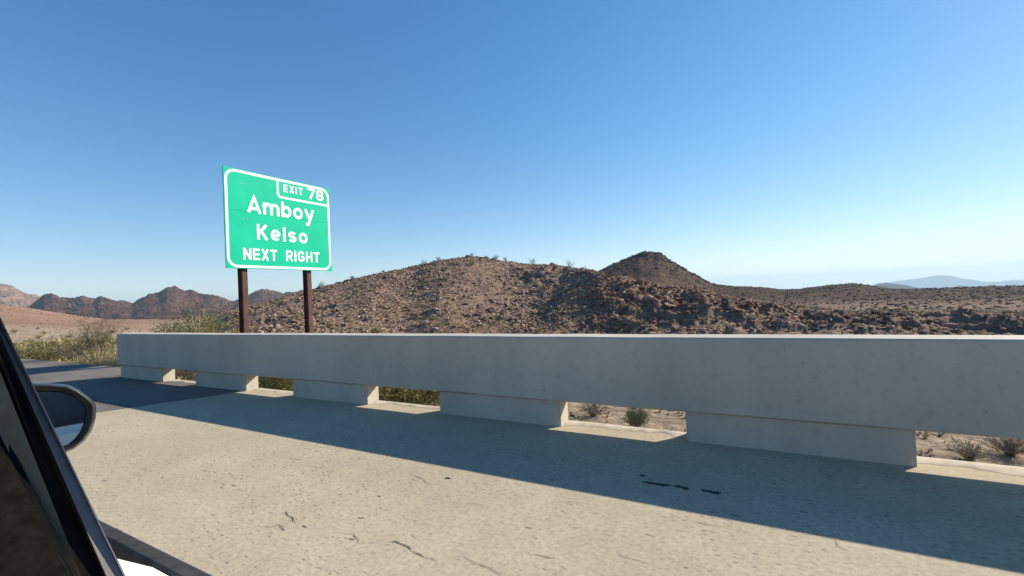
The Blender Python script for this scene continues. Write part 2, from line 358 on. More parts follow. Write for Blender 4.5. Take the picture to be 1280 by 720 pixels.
zfar = sst(110, 200, RR)*sst(px_az(330), px_az(420), AZ)*.92
Z4 = np.stack([zr, zpink, zred, zfar], -1); ca.data.foreach_set('color', Z4.reshape(-1).astype(np.float32))
me.materials.append(MT['ground'])
g = bpy.data.objects.new('desert_ground', me); C.objects.link(g); tag(g, kind='structure')

# far mountains: real ridges with front and back slopes
def mountains(name, sk, Rc, depth, m, amp, ns, kind='structure', zfoot=-.03, step=.1, jag=0.):
    az_t, sl_t = table(sk); azs = np.arange(az_t[0], az_t[-1], math.radians(step)); N = 46
    t = np.concatenate([np.linspace(-1, 0, N), np.linspace(0, 1, 16)[1:]])
    A_, T_ = np.meshgrid(azs, t, indexing='ij')
    Rr = Rc*(1+.10*fbm(A_*9, A_*0, ns+5, 3)*(1-abs(T_))) + T_*depth
    zc = CAM_H + Rc*np.interp(A_, az_t, sl_t) ; zf = Rc*zfoot
    edge = sst(0, 1, (A_-az_t[0])/.05)*sst(0, 1, (az_t[-1]-A_)/.05)
    x, y = Rr*np.sin(A_), Rr*np.cos(A_)
    sh = np.where(T_ < 0, (1+T_)**1.5, (1-T_)**1.2)
    rg = ridged(x/(amp*5), y/(amp*5), ns, 5, .55)
    z = zf + (zc-zf)*sh*1. + amp*rg*(1-np.exp(-((1-sh)/.12)))*sst(0, .3, sh) + amp*.16*fbm(x/(amp*1.5), y/(amp*1.5), ns+9, 3)*sh
    z = z + amp*jag*(ridged(x/(amp*1.7), y/(amp*3.5), ns+3, 4, .6)-.2)*sst(.55, .97, sh)
    z = zf-amp*.8 + (z-zf+amp*.8)*(.0+edge)
    n1, n2 = A_.shape; ii = np.arange(n1*n2).reshape(n1, n2)
    F = np.stack([ii[:-1, :-1], ii[:-1, 1:], ii[1:, 1:], ii[1:, :-1]], -1).reshape(-1, 4)[:, ::-1]
    o = mesh_obj(name, np.stack([x, y, z], -1).reshape(-1, 3).tolist(), F.tolist(), m)
    return tag(o, kind=kind)
mountains('dark_mountains', SK_C, 1500, 520, MT['mtn'], 24, 3, zfoot=-.022, jag=.34)
mountains('pink_mountains', SK_D, 2300, 700, MT['pink'], 34, 7, zfoot=-.0, jag=.3)
mountains('far_blue_hills', SK_F1, 3300, 600, MT['far2'], 24, 13, zfoot=-.075, jag=.2)
mountains('far_pale_mountains', SK_F2, 11200, 1800, MT['far'], 120, 17, zfoot=-.075, jag=.12)

# ------------------------------------------------------------------ road
def slab(name, poly, z0, z1, m, parent=None):
    n = len(poly); v = [(x, y, z1) for x, y in poly]+[(x, y, z0) for x, y in poly]
    f = [list(range(n)), list(range(2*n-1, n-1, -1))]+[[i, i+n, (i+1) % n+n, (i+1) % n] for i in range(n)]
    o = mesh_obj(name, v, f, m, parent); return o
JX = lambda y: -6.40 - .43*(3.9-y)
deck = tag(slab('bridge_deck', [(JX(3.9), 3.9), (JX(-16), -16), (34, -16), (34, 3.9)], -.4, 0, MT['deck']), kind='structure')
slab('joint_filler', [(JX(3.9)-.035, 3.9), (JX(-16)-.035, -16), (JX(-16)-.002, -16), (JX(3.9)-.002, 3.9)], -.3, -.006, MT['joint'], deck)
j = .037
tag(slab('asphalt_road', [(JX(3.9)-j, 3.9), (-10.9, 3.9), (-11.6, 4.35), (-160, 4.6), (-160, -16), (JX(-16)-j, -16)], -.3, 0, MT['asphalt']), kind='structure')
for (px, py, ln, wd) in ((812, 604, .09, .016), (824, 606, .10, .018), (833, 606.5, .05, .012), (848, 608.5, .10, .014), (857, 611, .05, .014), (884, 614, .07, .012), (893, 616, .07, .022), (803, 595, .04, .012), (560, 598, .05, .01)):
    c = at(px, py, z=0); n = 18
    pts = [(c.x+math.cos(a)*ln/2*random.uniform(.5, 1.15), c.y+math.sin(a)*wd*random.uniform(.3, 1.2)) for a in [i*2*math.pi/n for i in range(n)]]
    slab('tar_blot', pts, .001, .004, MT['tar'], deck)
def crack(path, w_):
    P = [at(px, py, z=0) for px, py in path]; L = []
    for a, b in zip(P, P[1:]):
        n = max(2, int((b-a).length/.035)); d = (b-a).normalized(); q = Vector((-d.y, d.x, 0))
        for i in range(n): L.append(a.lerp(b, i/n)+q*random.gauss(0, .008))
    L.append(P[-1]); n = len(L); vs, fs = [], []
    for i, p in enumerate(L):
        d = (L[min(i+1, n-1)]-L[max(i-1, 0)]).normalized(); q = Vector((-d.y, d.x, 0)); ww = .75*w_*random.uniform(.3, 1.2)*min(1, 4*i/n+.15, 4*(n-1-i)/n+.15)
        vs += [(p.x+q.x*ww/2, p.y+q.y*ww/2, .003), (p.x-q.x*ww/2, p.y-q.y*ww/2, .003)]
        if i: fs.append((2*i-2, 2*i-1, 2*i+1, 2*i))
    mesh_obj('crack', vs, fs, MT['crack'], deck)
MT['crack'] = m_edge('crack_dirt', (.10, .085, .07), (.16, .135, .11), 14, .95)
for path, w_ in (([(428, 665), (437, 669), (447, 675), (459, 679)], .007), ([(480, 676), (494, 677), (509, 685), (525, 693), (547, 704)], .009), ([(562, 690), (587, 701), (612, 712), (640, 724)], .006),
    ([(655, 691), (672, 696), (700, 699)], .006), ([(357, 639), (364, 644), (371, 654)], .009), ([(312, 630), (322, 637)], .006), ([(175, 586), (186, 590)], .005), ([(856, 649), (882, 655), (916, 664)], .005),
    ([(706, 626), (716, 628), (730, 629)], .006), ([(512, 593), (526, 598), (541, 607)], .006), ([(330, 659), (345, 658), (358, 659)], .006), ([(590, 628), (607, 634), (612, 641)], .004), ([(247, 588), (262, 590), (268, 594)], .004), ([(459, 679), (470, 677), (480, 676)], .004), ([(1020, 668), (1045, 676), (1062, 690)], .005), ([(770, 690), (790, 700), (818, 706)], .005)):
    crack(path, w_)
# drifted sand and crumbs lying in the barrier openings
def sand_strip(x0, x1, seed):
    n = 40; top = []
    xs = np.linspace(x0, x1, n)
    v = []; f = []
    for i, x in enumerate(xs):
        yi = 3.70+.09*float(vn(np.array(x*5.), np.array(0.), seed))+.05*float(vn(np.array(x*17.), np.array(0.), seed+1))
        v += [(x, yi, .0015), (x, (yi+3.88)/2, .012+.006*random.random()), (x, 3.885, .004)]
    for i in range(n-1):
        for k in range(2): f.append((3*i+k, 3*i+k+1, 3*i+k+4, 3*i+k+3))
    o = mesh_obj('drifted_sand', v, f, MT['sand'], deck, smooth=True); o['kind'] = 'stuff'
MT['sand'] = m_edge('pale_sand', (.42, .36, .28), (.52, .46, .37), 12, .95)

# ------------------------------------------------------------------ barrier
YF = 3.64
bar = empty('bridge_barrier', (-10.5, 3.78, 0), 'long grey concrete bridge barrier with square drain openings along the road edge', 'barrier')
def child(o, p): o.parent = p; o.matrix_parent_inverse = Matrix.Translation(-p.location) if not p.rotation_euler.z else p.matrix_world.inverted(); return o
def rail_bm(x0, x1):
    prof = [(YF+.012, .235), (YF, .247), (YF, .795), (YF+.015, .81), (YF+.265, .81), (YF+.28, .795), (YF+.275, .25), (YF+.26, .235)]
    bm = bmesh.new(); n = 90; rings = []
    for i in range(n+1):
        x = x0+(x1-x0)*i/n; j = lambda a: a*(vn(np.array(x*2.1), np.array(.3), 5)-.5)
        rings.append([bm.verts.new((x, y+float(j(.004)), z+float(j(.005) if z > .5 else j(.008)))) for y, z in prof])
    k = len(prof); bm.faces.new(rings[0]); bm.faces.new(rings[-1][::-1])
    for a, b in zip(rings, rings[1:]):
        for i in range(k): bm.faces.new((a[i], b[i], b[(i+1) % k], a[(i+1) % k]))
    return bm
child(bm_obj('rail', rail_bm(-10.5, 9.6), MT['rail']), bar)
piers = [(-10.47, -8.888)] + [(-10.2543+i*2.4258, -10.2543+i*2.4258+1.3661) for i in range(1, 8)]
for i, (a, b) in enumerate(piers):
    child(bm_obj('pier', box_bm(a, b, YF+.035, YF+.225, -.02, .2375, .010), MT['rail']), bar)
    if i < len(piers)-1: sand_strip(b+.012, piers[i+1][0]-.012, 20+i*3)

# ------------------------------------------------------------------ sign
SX, SY, SZ, SW, SH = -11.005, 5.908, 2.148, 2.983, 2.44
sg = empty('road_sign', (SX-.2, SY+SW/2, -2.2), 'green exit sign reading Exit 78 Amboy Kelso on two brown posts behind the barrier', 'road sign')
def sgc(o): return child(o, sg)
def rrect(u0, v0, u1, v1, r, n=8):
    p = []
    for cx, cy, a0 in ((u1-r, v1-r, 0), (u0+r, v1-r, 90), (u0+r, v0+r, 180), (u1-r, v0+r, 270)):
        for i in range(n+1): a = R(a0+90*i/n); p.append((cx+r*math.cos(a), cy+r*math.sin(a)))
    return p
def sp(u, v, d): return (SX+d, SY+u, SZ+v)
def plate(name, outl, d0, d1, m):
    n = len(outl); v = [sp(u, w_, d1) for u, w_ in outl]+[sp(u, w_, d0) for u, w_ in outl]
    f = [list(range(n)), list(range(2*n-1, n-1, -1))]+[[i, i+n, (i+1) % n+n, (i+1) % n] for i in range(n)]
    return sgc(mesh_obj(name, v, f, m))
def ringp(name, o1, o2, d0, d1, m):
    n = len(o1); v = [sp(*p, d1) for p in o1]+[sp(*p, d1) for p in o2]+[sp(*p, d0) for p in o1]+[sp(*p, d0) for p in o2]; f = []
    for i in range(n):
        k = (i+1) % n; f += [(i, k, n+k, n+i), (2*n+i, 2*n+k, k, i), (n+i, n+k, 3*n+k, 3*n+i)]
    return sgc(mesh_obj(name, v, f, m))
seam = .004; cuts = [0, 1.42, SH]
for a, b in zip(cuts, cuts[1:]): plate('panel', [(0, a+seam/2), (SW, a+seam/2), (SW, b-seam/2), (0, b-seam/2)], -.03, 0, MT['sign'])
ringp('border', rrect(.022, .022, SW-.022, SH-.022, .25), rrect(.082, .082, SW-.082, SH-.082, .19), .0005, .0035, MT['white_sheet'])
# exit tab outline
def ribbon(pts, w_):
    """flat mitred ribbon; returns verts2d, quads"""
    P = [Vector(p) for p in pts]; L = []; n = len(P)
    closed = (P[0]-P[-1]).length < 1e-6
    if closed: P = P[:-1]; n -= 1
    for i in range(n):
        a = P[i-1] if (i or closed) else None; b = P[(i+1) % n] if (i < n-1 or closed) else None
        d1 = (P[i]-a).normalized() if a is not None else None; d2 = (b-P[i]).normalized() if b is not None else None
        d1 = d1 if d1 is not None else d2; d2 = d2 if d2 is not None else d1
        t = (d1+d2); t = t.normalized() if t.length > 1e-4 else d1
        nn = Vector((-t.y, t.x)); c = max(.45, nn.dot(Vector((-d1.y, d1.x)))); L.append((P[i]+nn*w_/2/c, P[i]-nn*w_/2/c))
    v = [q for p in L for q in p]; m_ = n if closed else n-1
    return v, [(2*i, 2*i+1, 2*((i+1) % n)+1, 2*((i+1) % n)) for i in range(m_)]
def strokes_obj(name, strokes, w_, u, v, d, m):
    vs, fs = [], []
    for k, s_ in enumerate(strokes):
        a, b = ribbon([(u+x, v+y) for x, y in s_], w_); dd = d+.0006*k; o = len(vs); nv = len(a)
        vs += [sp(p.x, p.y, dd) for p in a]+[sp(p.x, p.y, d-.0035) for p in a]
        fs += [tuple(o+i for i in q) for q in b]
        edges = {}
        for q in b:
            for i in range(4):
                e = (q[i], q[(i+1) % 4]); edges[tuple(sorted(e))] = edges.get(tuple(sorted(e)), 0)+1
        for (p, q), c in edges.items():
            if c == 1: fs.append((o+p, o+q, o+nv+q, o+nv+p))
    return sgc(mesh_obj(name, vs, fs, m))
def arc(cx, cy, rx, ry, a0, a1, n=12):
    return [(cx+rx*math.cos(R(a0+(a1-a0)*i/n)), cy+ry*math.sin(R(a0+(a1-a0)*i/n))) for i in range(n+1)]
def glyph(ch, h, t):
    """centre-line strokes of a letter, cap height h, stroke t; returns strokes, width"""
    k = t/2; H_ = h-k; x = h*.76
    if ch == 'A': W = .84*h; return [[(k*.7, 0), (W/2, h-k*.3), (W-k*.7, 0)], [(W*.2, h*.27), (W*.8, h*.27)]], W
    if ch == 'K': W = .74*h; return [[(k, 0), (k, h)], [(W-k, h), (k*1.2, h*.36)], [(W*.38, h*.58), (W-k*.8, 0)]], W
    if ch == 'E': W = .62*h; return [[(k, 0), (k, h)], [(k, H_), (W, H_)], [(k, h/2), (W*.92, h/2)], [(k, k), (W, k)]], W
    if ch == 'X': W = .68*h; return [[(k, 0), (W-k, h)], [(W-k, 0), (k, h)]], W
    if ch == 'I': return [[(k, 0), (k, h)]], t
    if ch == 'T': W = .64*h; return [[(W/2, 0), (W/2, h)], [(0, H_), (W, H_)]], W
    if ch == 'N': W = .68*h; return [[(k, 0), (k, h)], [(k, h-k*.4), (W-k, k*.4)], [(W-k, 0), (W-k, h)]], W
    if ch == 'H': W = .68*h; return [[(k, 0), (k, h)], [(k, h/2), (W-k, h/2)], [(W-k, 0), (W-k, h)]], W
    if ch == 'R': W = .68*h; q = (H_-h*.45)/2; return [[(k, 0), (k, h)], [(k, H_), (W-k-q, H_)]+arc(W-k-q, H_-q, q, q, 90, -90)[1:]+[(k, h*.45)], [(W*.5, h*.45), (W-k*.9, 0)]], W
    if ch == 'G': W = .7*h; rx = W/2-k; return [arc(W/2, h-k-rx, rx, rx, 20, 180)+arc(W/2, k+rx, rx, rx, 180, 360)[0:]+[(W-k, h*.46)], [(W-k, h*.46), (W*.52, h*.46)]], W
    if ch == '7': W = .80*h; return [[(0, H_), (W-k, H_), (W*.36, 0)]], W
    if ch == '8':
        W = .84*h; r1 = (h*.5-k)/2+.0; cy2 = h-k-r1
        return [arc(W/2, cy2, (W/2-k)*.9, r1, 90, 450, 24), arc(W/2, k+r1, W/2-k, r1, 90, 450, 24)], W
    if ch == 'o': W = .70*h; return [arc(W/2, x/2, W/2-k, x/2-k, 0, 360, 26)], W
    if ch == 'e': W = .70*h; return [[(k*1.2, x*.5), (W-k, x*.5)], arc(W/2, x/2, W/2-k, x/2-k, 0, 318, 22)], W
    if ch == 'l': return [[(k, 0), (k, h*1.0)]], t
    if ch == 's':
        W = .62*h; r = (x-t)/4; a = W/2-k
        return [arc(W/2, x-k-r, a, r, 25, 270, 12)+arc(W/2, k+r, a, r, 90, -155, 12)[1:]], W
    if ch == 'b': W = .70*h; return [[(k, 0), (k, h)], arc(W/2, x/2, W/2-k, x/2-k, 0, 360, 26)], W
    if ch == 'm':
        W = 1.08*h; q = (W-t)/4; return [[(k, 0), (k, x)], [(k, x-k-q*.9)]+arc(k+q, x-k-q*.9, q, q*.9, 180, 0, 10)+[(k+2*q, 0)], [(k+2*q, x-k-q*.9)]+arc(k+3*q, x-k-q*.9, q, q*.9, 180, 0, 10)+[(k+4*q, 0)]], W
    if ch == 'y': W = .72*h; return [[(k*.7, x), (W*.52, k)], [(W-k*.7, x), (W*.40, -h*.26), (W*.12, -h*.27)]], W
def word(txt, u0, u1, v0, h, t, gap=None):
    gs = [glyph(c, h, t) for c in txt if c != ' ']; tot = sum(g_[1] for g_ in gs); sp_n = len(txt)-1
    nsp = txt.count(' '); g_ = (u1-u0-tot)/(len(gs)-1-nsp+nsp*2.6+0) if len(gs) > 1 else 0
    u = u0; gi = iter(gs); prev_space = False
    for c in txt:
        if c == ' ': u += g_*1.6; continue
        s_, W = next(gi); strokes_obj('letter', s_, t, u, v0, .004, MT['white_sheet']); u += W+g_
word('Amboy', .545, 2.43, 1.41, .41, .074)
word('Kelso', .765, 2.20, .752, .385, .07)
word('NEXT', .405, 1.283, .222, .29, .052)
word('RIGHT', 1.534, 2.565, .235, .29, .052)
word('EXIT', 1.53, 2.10, 2.095, .20, .036)
word('78', 2.25, 2.78, 2.04, .30, .056)
tab = [(1.365, SH-.082), (1.365, 2.03)]+arc(1.465, 2.03, .10, .10, 180, 270, 6)+[(SW-.082, 1.93)]
strokes_obj('tab_outline', [tab], .055, 0, 0, .0036, MT['white_sheet'])
for pu in (.475, 2.275):
    zb_ = hz(SX-.17, SY+pu)-.4; x0, x1 = SX-.282, SX-.078; yc = SY+pu; zt = SZ+SH-.25
    bm = box_bm(x1-.014, x1, yc-.065, yc+.065, zb_, zt, .002); box_bm(x0, x0+.014, yc-.065, yc+.065, zb_, zt, .002, bm); box_bm(x0+.0145, x1-.0145, yc-.006, yc+.006, zb_, zt, 0, bm)
    child(bm_obj('post', bm, MT['post']), sg)
    for v_ in (.28, 1.22, 2.1):
        for du in (-.045, .045): sgc(bm_obj('bolt', box_bm(SX+.0005, SX+.009, yc+du-.011, yc+du+.011, SZ+v_-.011, SZ+v_+.011, .003), MT['alu']))
for v_ in (.28, 1.22, 2.1):
    sgc(bm_obj('mounting_rail', box_bm(SX-.077, SX-.031, SY+.06, SY+SW-.06, SZ+v_-.035, SZ+v_+.035, .004), MT['alu']))

# ------------------------------------------------------------------ plants
def tube_rings(vs, fs, mi, pts, r0, r1, mat_i, sides=3):
    base = len(vs); n = len(pts)
    for i, p in enumerate(pts):
        r = r0+(r1-r0)*i/(n-1)
        for k in range(sides):
            a = 2*math.pi*k/sides+i*.3; vs.append((p[0]+r*math.cos(a), p[1]+r*math.sin(a), p[2]+r*.3*math.sin(a*2)))
    for i in range(n-1):
        for k in range(sides):
            a = base+i*sides+k; b = base+i*sides+(k+1) % sides; fs.append((a, b, b+sides, a+sides)); mi.append(mat_i)
def shrub_geo(seed, h, w_, stems, twigs, leaves, leaf, rs_=.006, spread=1., droop=.1):
    """returns stem (v,f) and leaf (v,f) for a bush with many thin stems fanning from one base"""
    rd = random.Random(seed); sv, sf, si, lv, lf = [], [], [], [], []
    for _ in range(stems):
        a = rd.uniform(0, 2*math.pi); q = rd.random()**.6*spread; H1 = h*rd.uniform(.55, 1)*(1-.35*q*q); out = w_/2*q*rd.uniform(.8, 1.1)
        ax = rd.uniform(-.05, .05)*w_; pts = []; bx, by = rd.uniform(-.05, .05)*w_, rd.uniform(-.05, .05)*w_
        n = 5
        for i in range(n+1):
            t = i/n; rr = out*t**1.15; pts.append((bx+math.cos(a+ax*t*3)*rr+rd.uniform(-.02, .02)*h, by+math.sin(a+ax*t*3)*rr+rd.uniform(-.02, .02)*h, H1*(t-droop*t*t*q)))
        tube_rings(sv, sf, si, pts, rs_, rs_*.35, 0)
        for _t in range(twigs):
            t = rd.uniform(.35, 1); k = min(n-1, int(t*n)); f_ = t*n-k; p = [pts[k][c]*(1-f_)+pts[k+1][c]*f_ for c in range(3)]
            b = a+rd.uniform(-1.4, 1.4); L = h*rd.uniform(.10, .26); e = (p[0]+math.cos(b)*L*.7, p[1]+math.sin(b)*L*.7, p[2]+L*rd.uniform(.2, .9))
            tube_rings(sv, sf, si, [p, e], rs_*.45, rs_*.2, 0)
            for _l in range(leaves):
                s_ = rd.uniform(.15, 1.05); c = [p[i]+(e[i]-p[i])*s_+rd.gauss(0, .035*h) for i in range(3)]
                if c[2] < .01: c[2] = .01
                d = Vector((rd.gauss(0, 1), rd.gauss(0, 1), rd.gauss(0, 1))).normalized(); d2 = d.orthogonal().normalized(); lw = leaf*rd.uniform(.6, 1.3); o = len(lv)
                lv += [tuple(Vector(c)-d*lw), tuple(Vector(c)+d2*lw*.4), tuple(Vector(c)+d*lw), tuple(Vector(c)-d2*lw*.4)]; lf.append((o, o+1, o+2, o+3))
    return sv, sf, lv, lf
def shrub_mesh(name, geo, ms, ml):
    sv, sf, lv, lf = geo; o = len(sv); me = bpy.data.meshes.new(name)
    me.from_pydata(sv+lv, [], sf+[tuple(i+o for i in f) for f in lf]); me.materials.append(ms); me.materials.append(ml)
    me.polygons.foreach_set('material_index', [0]*len(sf)+[1]*len(lf)); me.update(); return me
def near_shrub(name, loc, geo, ms, ml, label, cat='shrub', group=None):
    e = empty(name, loc, label, cat, group); sv, sf, lv, lf = geo
    mesh_obj('stems', sv, sf, ms, e)
    if lv: mesh_obj('foliage', lv, lf, ml, e)
    return e
def gpos(px, dist, py=400):
    p = at(px, py, dist=dist); return Vector((p.x, p.y, hz(p.x, p.y)-.03))
def htop(px, py, dist):
    p = at(px, py, dist=dist); return p.z-hz(p.x, p.y)+.03
def ghit(px, py, sink=.03):
    d = ray(px, py); d = d/math.hypot(d.x, d.y); t = 4.3/max(.2, d.y) if d.y > 0 else 5.
    while t < 200:
        p = Vector((0, 0, CAM_H))+d*t
        if p.z < hz(p.x, p.y): break
        t += .05
    return Vector((p.x, p.y, hz(p.x, p.y)-sink))
# left of the barrier end
near_shrub('desert_shrub', gpos(118, 17.2), shrub_geo(1, 1.5, 1.6, 70, 8, 5, .02, .009), MT['twig'], MT['creo'], 'tall olive green creosote bush left of the barrier end')
near_shrub('desert_shrub', gpos(92, 19), shrub_geo(2, 1.0, 1.2, 40, 8, 3, .02, .009), MT['twig'], MT['creo'], 'dark twiggy bush just behind the tall creosote, nearer the car mirror')
near_shrub('dry_bush', gpos(122, 15.4), shrub_geo(3, .72, 1.25, 150, 7, 2, .018, .006, 1), MT['dry'], MT['straw'], 'pale straw coloured dry bush at the foot of the tall creosote')
near_shrub('dry_bush', gpos(96, 15.9), shrub_geo(4, .6, 1.2, 130, 7, 2, .018, .006, 1), MT['dry'], MT['straw'], 'low yellow dry bush between the green bush and the pale dry bush')
near_shrub('green_bush', gpos(56, 20), shrub_geo(5, .85, 1.5, 100, 8, 5, .024, .007, 1), MT['dry'], MT['green'], 'rounded yellow green bush at far left beside the window frame')
near_shrub('green_bush', gpos(35, 21), shrub_geo(6, .9, 1.8, 90, 8, 5, .024, .007, 1), MT['dry'], MT['green'], 'small yellow green bush half hidden behind the window frame')
near_shrub('dry_bush', gpos(140, 14.6), shrub_geo(7, .5, .8, 110, 6, 1, .016, .005, 1), MT['dry'], MT['straw'], 'small straw tuft touching the end of the concrete barrier')
# behind the barrier
near_shrub('willowy_shrub', gpos(248, 17.5), shrub_geo(8, htop(248, 381, 17.5), 2.1, 280, 10, 7, .034, .007, 1, .05), MT['dry'], MT['green'], 'wide feathery yellow green shrub rising above the barrier left of the sign posts')
near_shrub('willowy_shrub', gpos(222, 19.5), shrub_geo(9, htop(222, 391, 19.5), 1.6, 150, 9, 6, .034, .007, 1, .05), MT['dry'], MT['green'], 'lower feathery shrub at the left side of the wide feathery shrub')
near_shrub('desert_shrub', gpos(508, 8.2, 495), shrub_geo(10, 1.6, 2.6, 210, 11, 9, .028, .008), MT['twig'], MT['green'], 'dense olive green bush filling the third opening under the barrier')
near_shrub('desert_shrub', gpos(348, 11.5, 480), shrub_geo(11, 1.5, 1.3, 120, 10, 8, .025, .008), MT['twig'], MT['green'], 'green bush in the right half of the second opening under the barrier')
near_shrub('desert_shrub', ghit(797, 536), shrub_geo(12, .62, .75, 90, 9, 6, .016, .005), MT['twig'], MT['creo'], 'small olive bush in the middle of the fourth opening under the barrier')
near_shrub('dry_bush', ghit(742, 521), shrub_geo(13, .5, 1.0, 80, 8, 2, .014, .005), MT['twig'], MT['twig'], 'grey dead bush at the left of the fourth opening under the barrier')
near_shrub('dry_bush', ghit(1212, 576), shrub_geo(14, .42, .7, 70, 8, 2, .014, .0045), MT['twig'], MT['dry'], 'brown dead bush in the rightmost opening under the barrier')
near_shrub('dry_bush', ghit(1264, 570), shrub_geo(15, .5, .9, 80, 8, 3, .014, .005), MT['twig'], MT['twig'], 'dark grey bush at the right edge of the rightmost opening')
near_shrub('dry_bush', gpos(228, 13.4, 468), shrub_geo(16, 1.0, 1.6, 110, 8, 2, .016, .006), MT['twig'], MT['dry'], 'grey brown scrub seen through the first small opening under the barrier')
for i, (px, py, hh) in enumerate([(530, 330, 1.2), (548, 326, 1.0), (620, 325, 1.4), (632, 327, 1.0), (665, 330, 1.6), (712, 336, 1.9), (730, 338, 1.4), (402, 359, 1.1), (440, 350, .8), (590, 321, .8)]):
    az = px_az(px, py); r_ = float(crestR_A(az))-1.2; p = Vector((r_*math.sin(az), r_*math.cos(az), 0)); p.z = hz(p.x, p.y)-.05
    lab = ['lacy bush on the hill skyline, leftmost of a pair above the left slope', 'lacy bush on the hill skyline, right of a pair above the left slope', 'wispy bush on the skyline just right of the hill summit', 'smaller wispy bush beside the one right of the summit', 'lone thin bush with bare stems on the skyline between summit and saddle', 'tall thin stemmed bush on the skyline before the distant peak', 'thin bush at the right of the tall stemmed one before the distant peak', 'dark little bush on the skyline beside the right sign post', 'low bush on the skyline where the left slope begins to rise', 'small bush among the rocks on the very summit of the hill'][i]
    near_shrub('ridge_bush', p, shrub_geo(30+i, hh, hh*1.1, 26, 6, 3, .03, .012), MT['twig'], MT['creo'], lab)
# scattered scrub on hill and flat: individuals sharing a few meshes
protos = [shrub_mesh('scrub', shrub_geo(50+i, 1, 1.7, 34, 6, 4, .055, .016), MT['twig' if i % 2 else 'dry'], MT[m_]) for i, m_ in enumerate(['creo', 'straw', 'green', 'creo', 'dry', 'straw'])]
cnt = 0; rd = random.Random(5)
while cnt < 270:
    px = rd.uniform(0, 1300); az = px_az(px); r_ = 14+rd.random()**.8*110
    if r_*math.cos(az) < 8 : continue
    if px > 250 and r_ > crestR_A(az)+4 and px < 740: continue
    if px < 260 and r_ > 60 and rd.random() < .5: continue
    x, y = r_*math.sin(az), r_*math.cos(az)
    o = bpy.data.objects.new('scrub_bush', rd.choice(protos)); C.objects.link(o); s_ = rd.uniform(.28, .72)*(.8 if r_ < 40 else 1)
    o.location = (x, y, hz(x, y)-.04); o.scale = (s_, s_, s_*rd.uniform(.8, 1.2)); o.rotation_euler = (0, 0, rd.uniform(0, 6.28))
    kd = 'straw coloured' if o.data in (protos[1], protos[4], protos[5]) else 'olive green'
    wh = 'on the open slope behind the sign' if 300 < px < 620 else 'on the flat left of the barrier' if px <= 300 else 'on the slope below the distant peak' if px < 960 else 'on the low ground at the right'
    sz = 'tiny' if s_ < .4 else 'small' if s_ < .55 else 'fuller'
    far_ = 'near the barrier' if r_ < 35 else 'well beyond the barrier' if r_ < 65 else 'far off'
    lab = '%s %s scrub bush %s %s' % (sz, kd, far_, wh); tag(o, lab, 'shrub', lab.replace('bush', 'bushes')); cnt += 1

# ------------------------------------------------------------------ rocks
def rock_verts(seed, n):
    rd = random.Random(seed); bm = bmesh.new()
    for _ in range(n):
        v = Vector((rd.gauss(0, 1), rd.gauss(0, 1), rd.gauss(0, 1))).normalized()*rd.uniform(.85, 1.1); bm.verts.new((v.x*1.15, v.y*.85, v.z*.66))
    r = bmesh.ops.convex_hull(bm, input=bm.verts[:]); bmesh.ops.delete(bm, geom=[g for g in r['geom_interior'] if isinstance(g, bmesh.types.BMVert)], context='VERTS')
    bm.verts.index_update(); V = [tuple(v.co) for v in bm.verts]; F = [tuple(v.index for v in f.verts) for f in bm.faces]; bm.free(); return V, F
bould = []
for i in range(10):
    V_, F_ = rock_verts(100+i, 22); me = bpy.data.meshes.new('boulder'); me.from_pydata(V_, [], F_); me.materials.append(MT[['rock', 'rock', 'redrock', 'darkrock', 'rock'][i % 5]]); bould.append(me)
rd = random.Random(11); cnt = 0
def put_boulder(x, y, s_, reg, pxr, red=False):
    pool = [bould[2], bould[7], bould[0]] if red else [bould[i] for i in (0, 1, 4, 5, 6, 9, 3)] if reg != 'sky' else [bould[3], bould[8], bould[0]]
    o = bpy.data.objects.new('boulder', rd.choice(pool)); C.objects.link(o); o.scale = (s_*rd.uniform(.8, 1.5), s_*rd.uniform(.8, 1.2), s_*rd.uniform(.6, 1.1))
    o.rotation_euler = (rd.uniform(-.35, .35), rd.uniform(-.35, .35), rd.uniform(0, 6.3)); o.location = (x, y, hz(x, y)+s_*.05)
    px_, ra_ = pxr
    size = 'large' if s_ > .34 else 'medium' if s_ > .24 else 'small'
    colr = {'red_rock': 'reddish', 'dark_rock': 'dark brown', 'desert_rock': 'tan'}[o.data.materials[0].name]
    lo, hi = {'crag': (810, 890), 'spur': (680, 705), 'right': (1090, 1190), 'sky': (520, 640), 'slope': (400, 520)}[reg]
    side = 'left part' if px_ < lo else 'right part' if px_ > hi else 'middle'
    tier = '' if reg == 'sky' else 'low down in the ' if ra_ < .68 else 'midway up the ' if ra_ < .85 else 'high up in the '
    tier = tier or 'along the '
    where = {'crag': 'the craggy face', 'spur': 'the shaded spur', 'right': 'the right mounds', 'sky': 'the hill crest', 'slope': 'the open slope'}[reg]
    lab = '%s %s boulder %s%s of %s' % (size, colr, tier, side, where)
    tag(o, lab, 'boulder', lab.replace('boulder', 'boulders'))
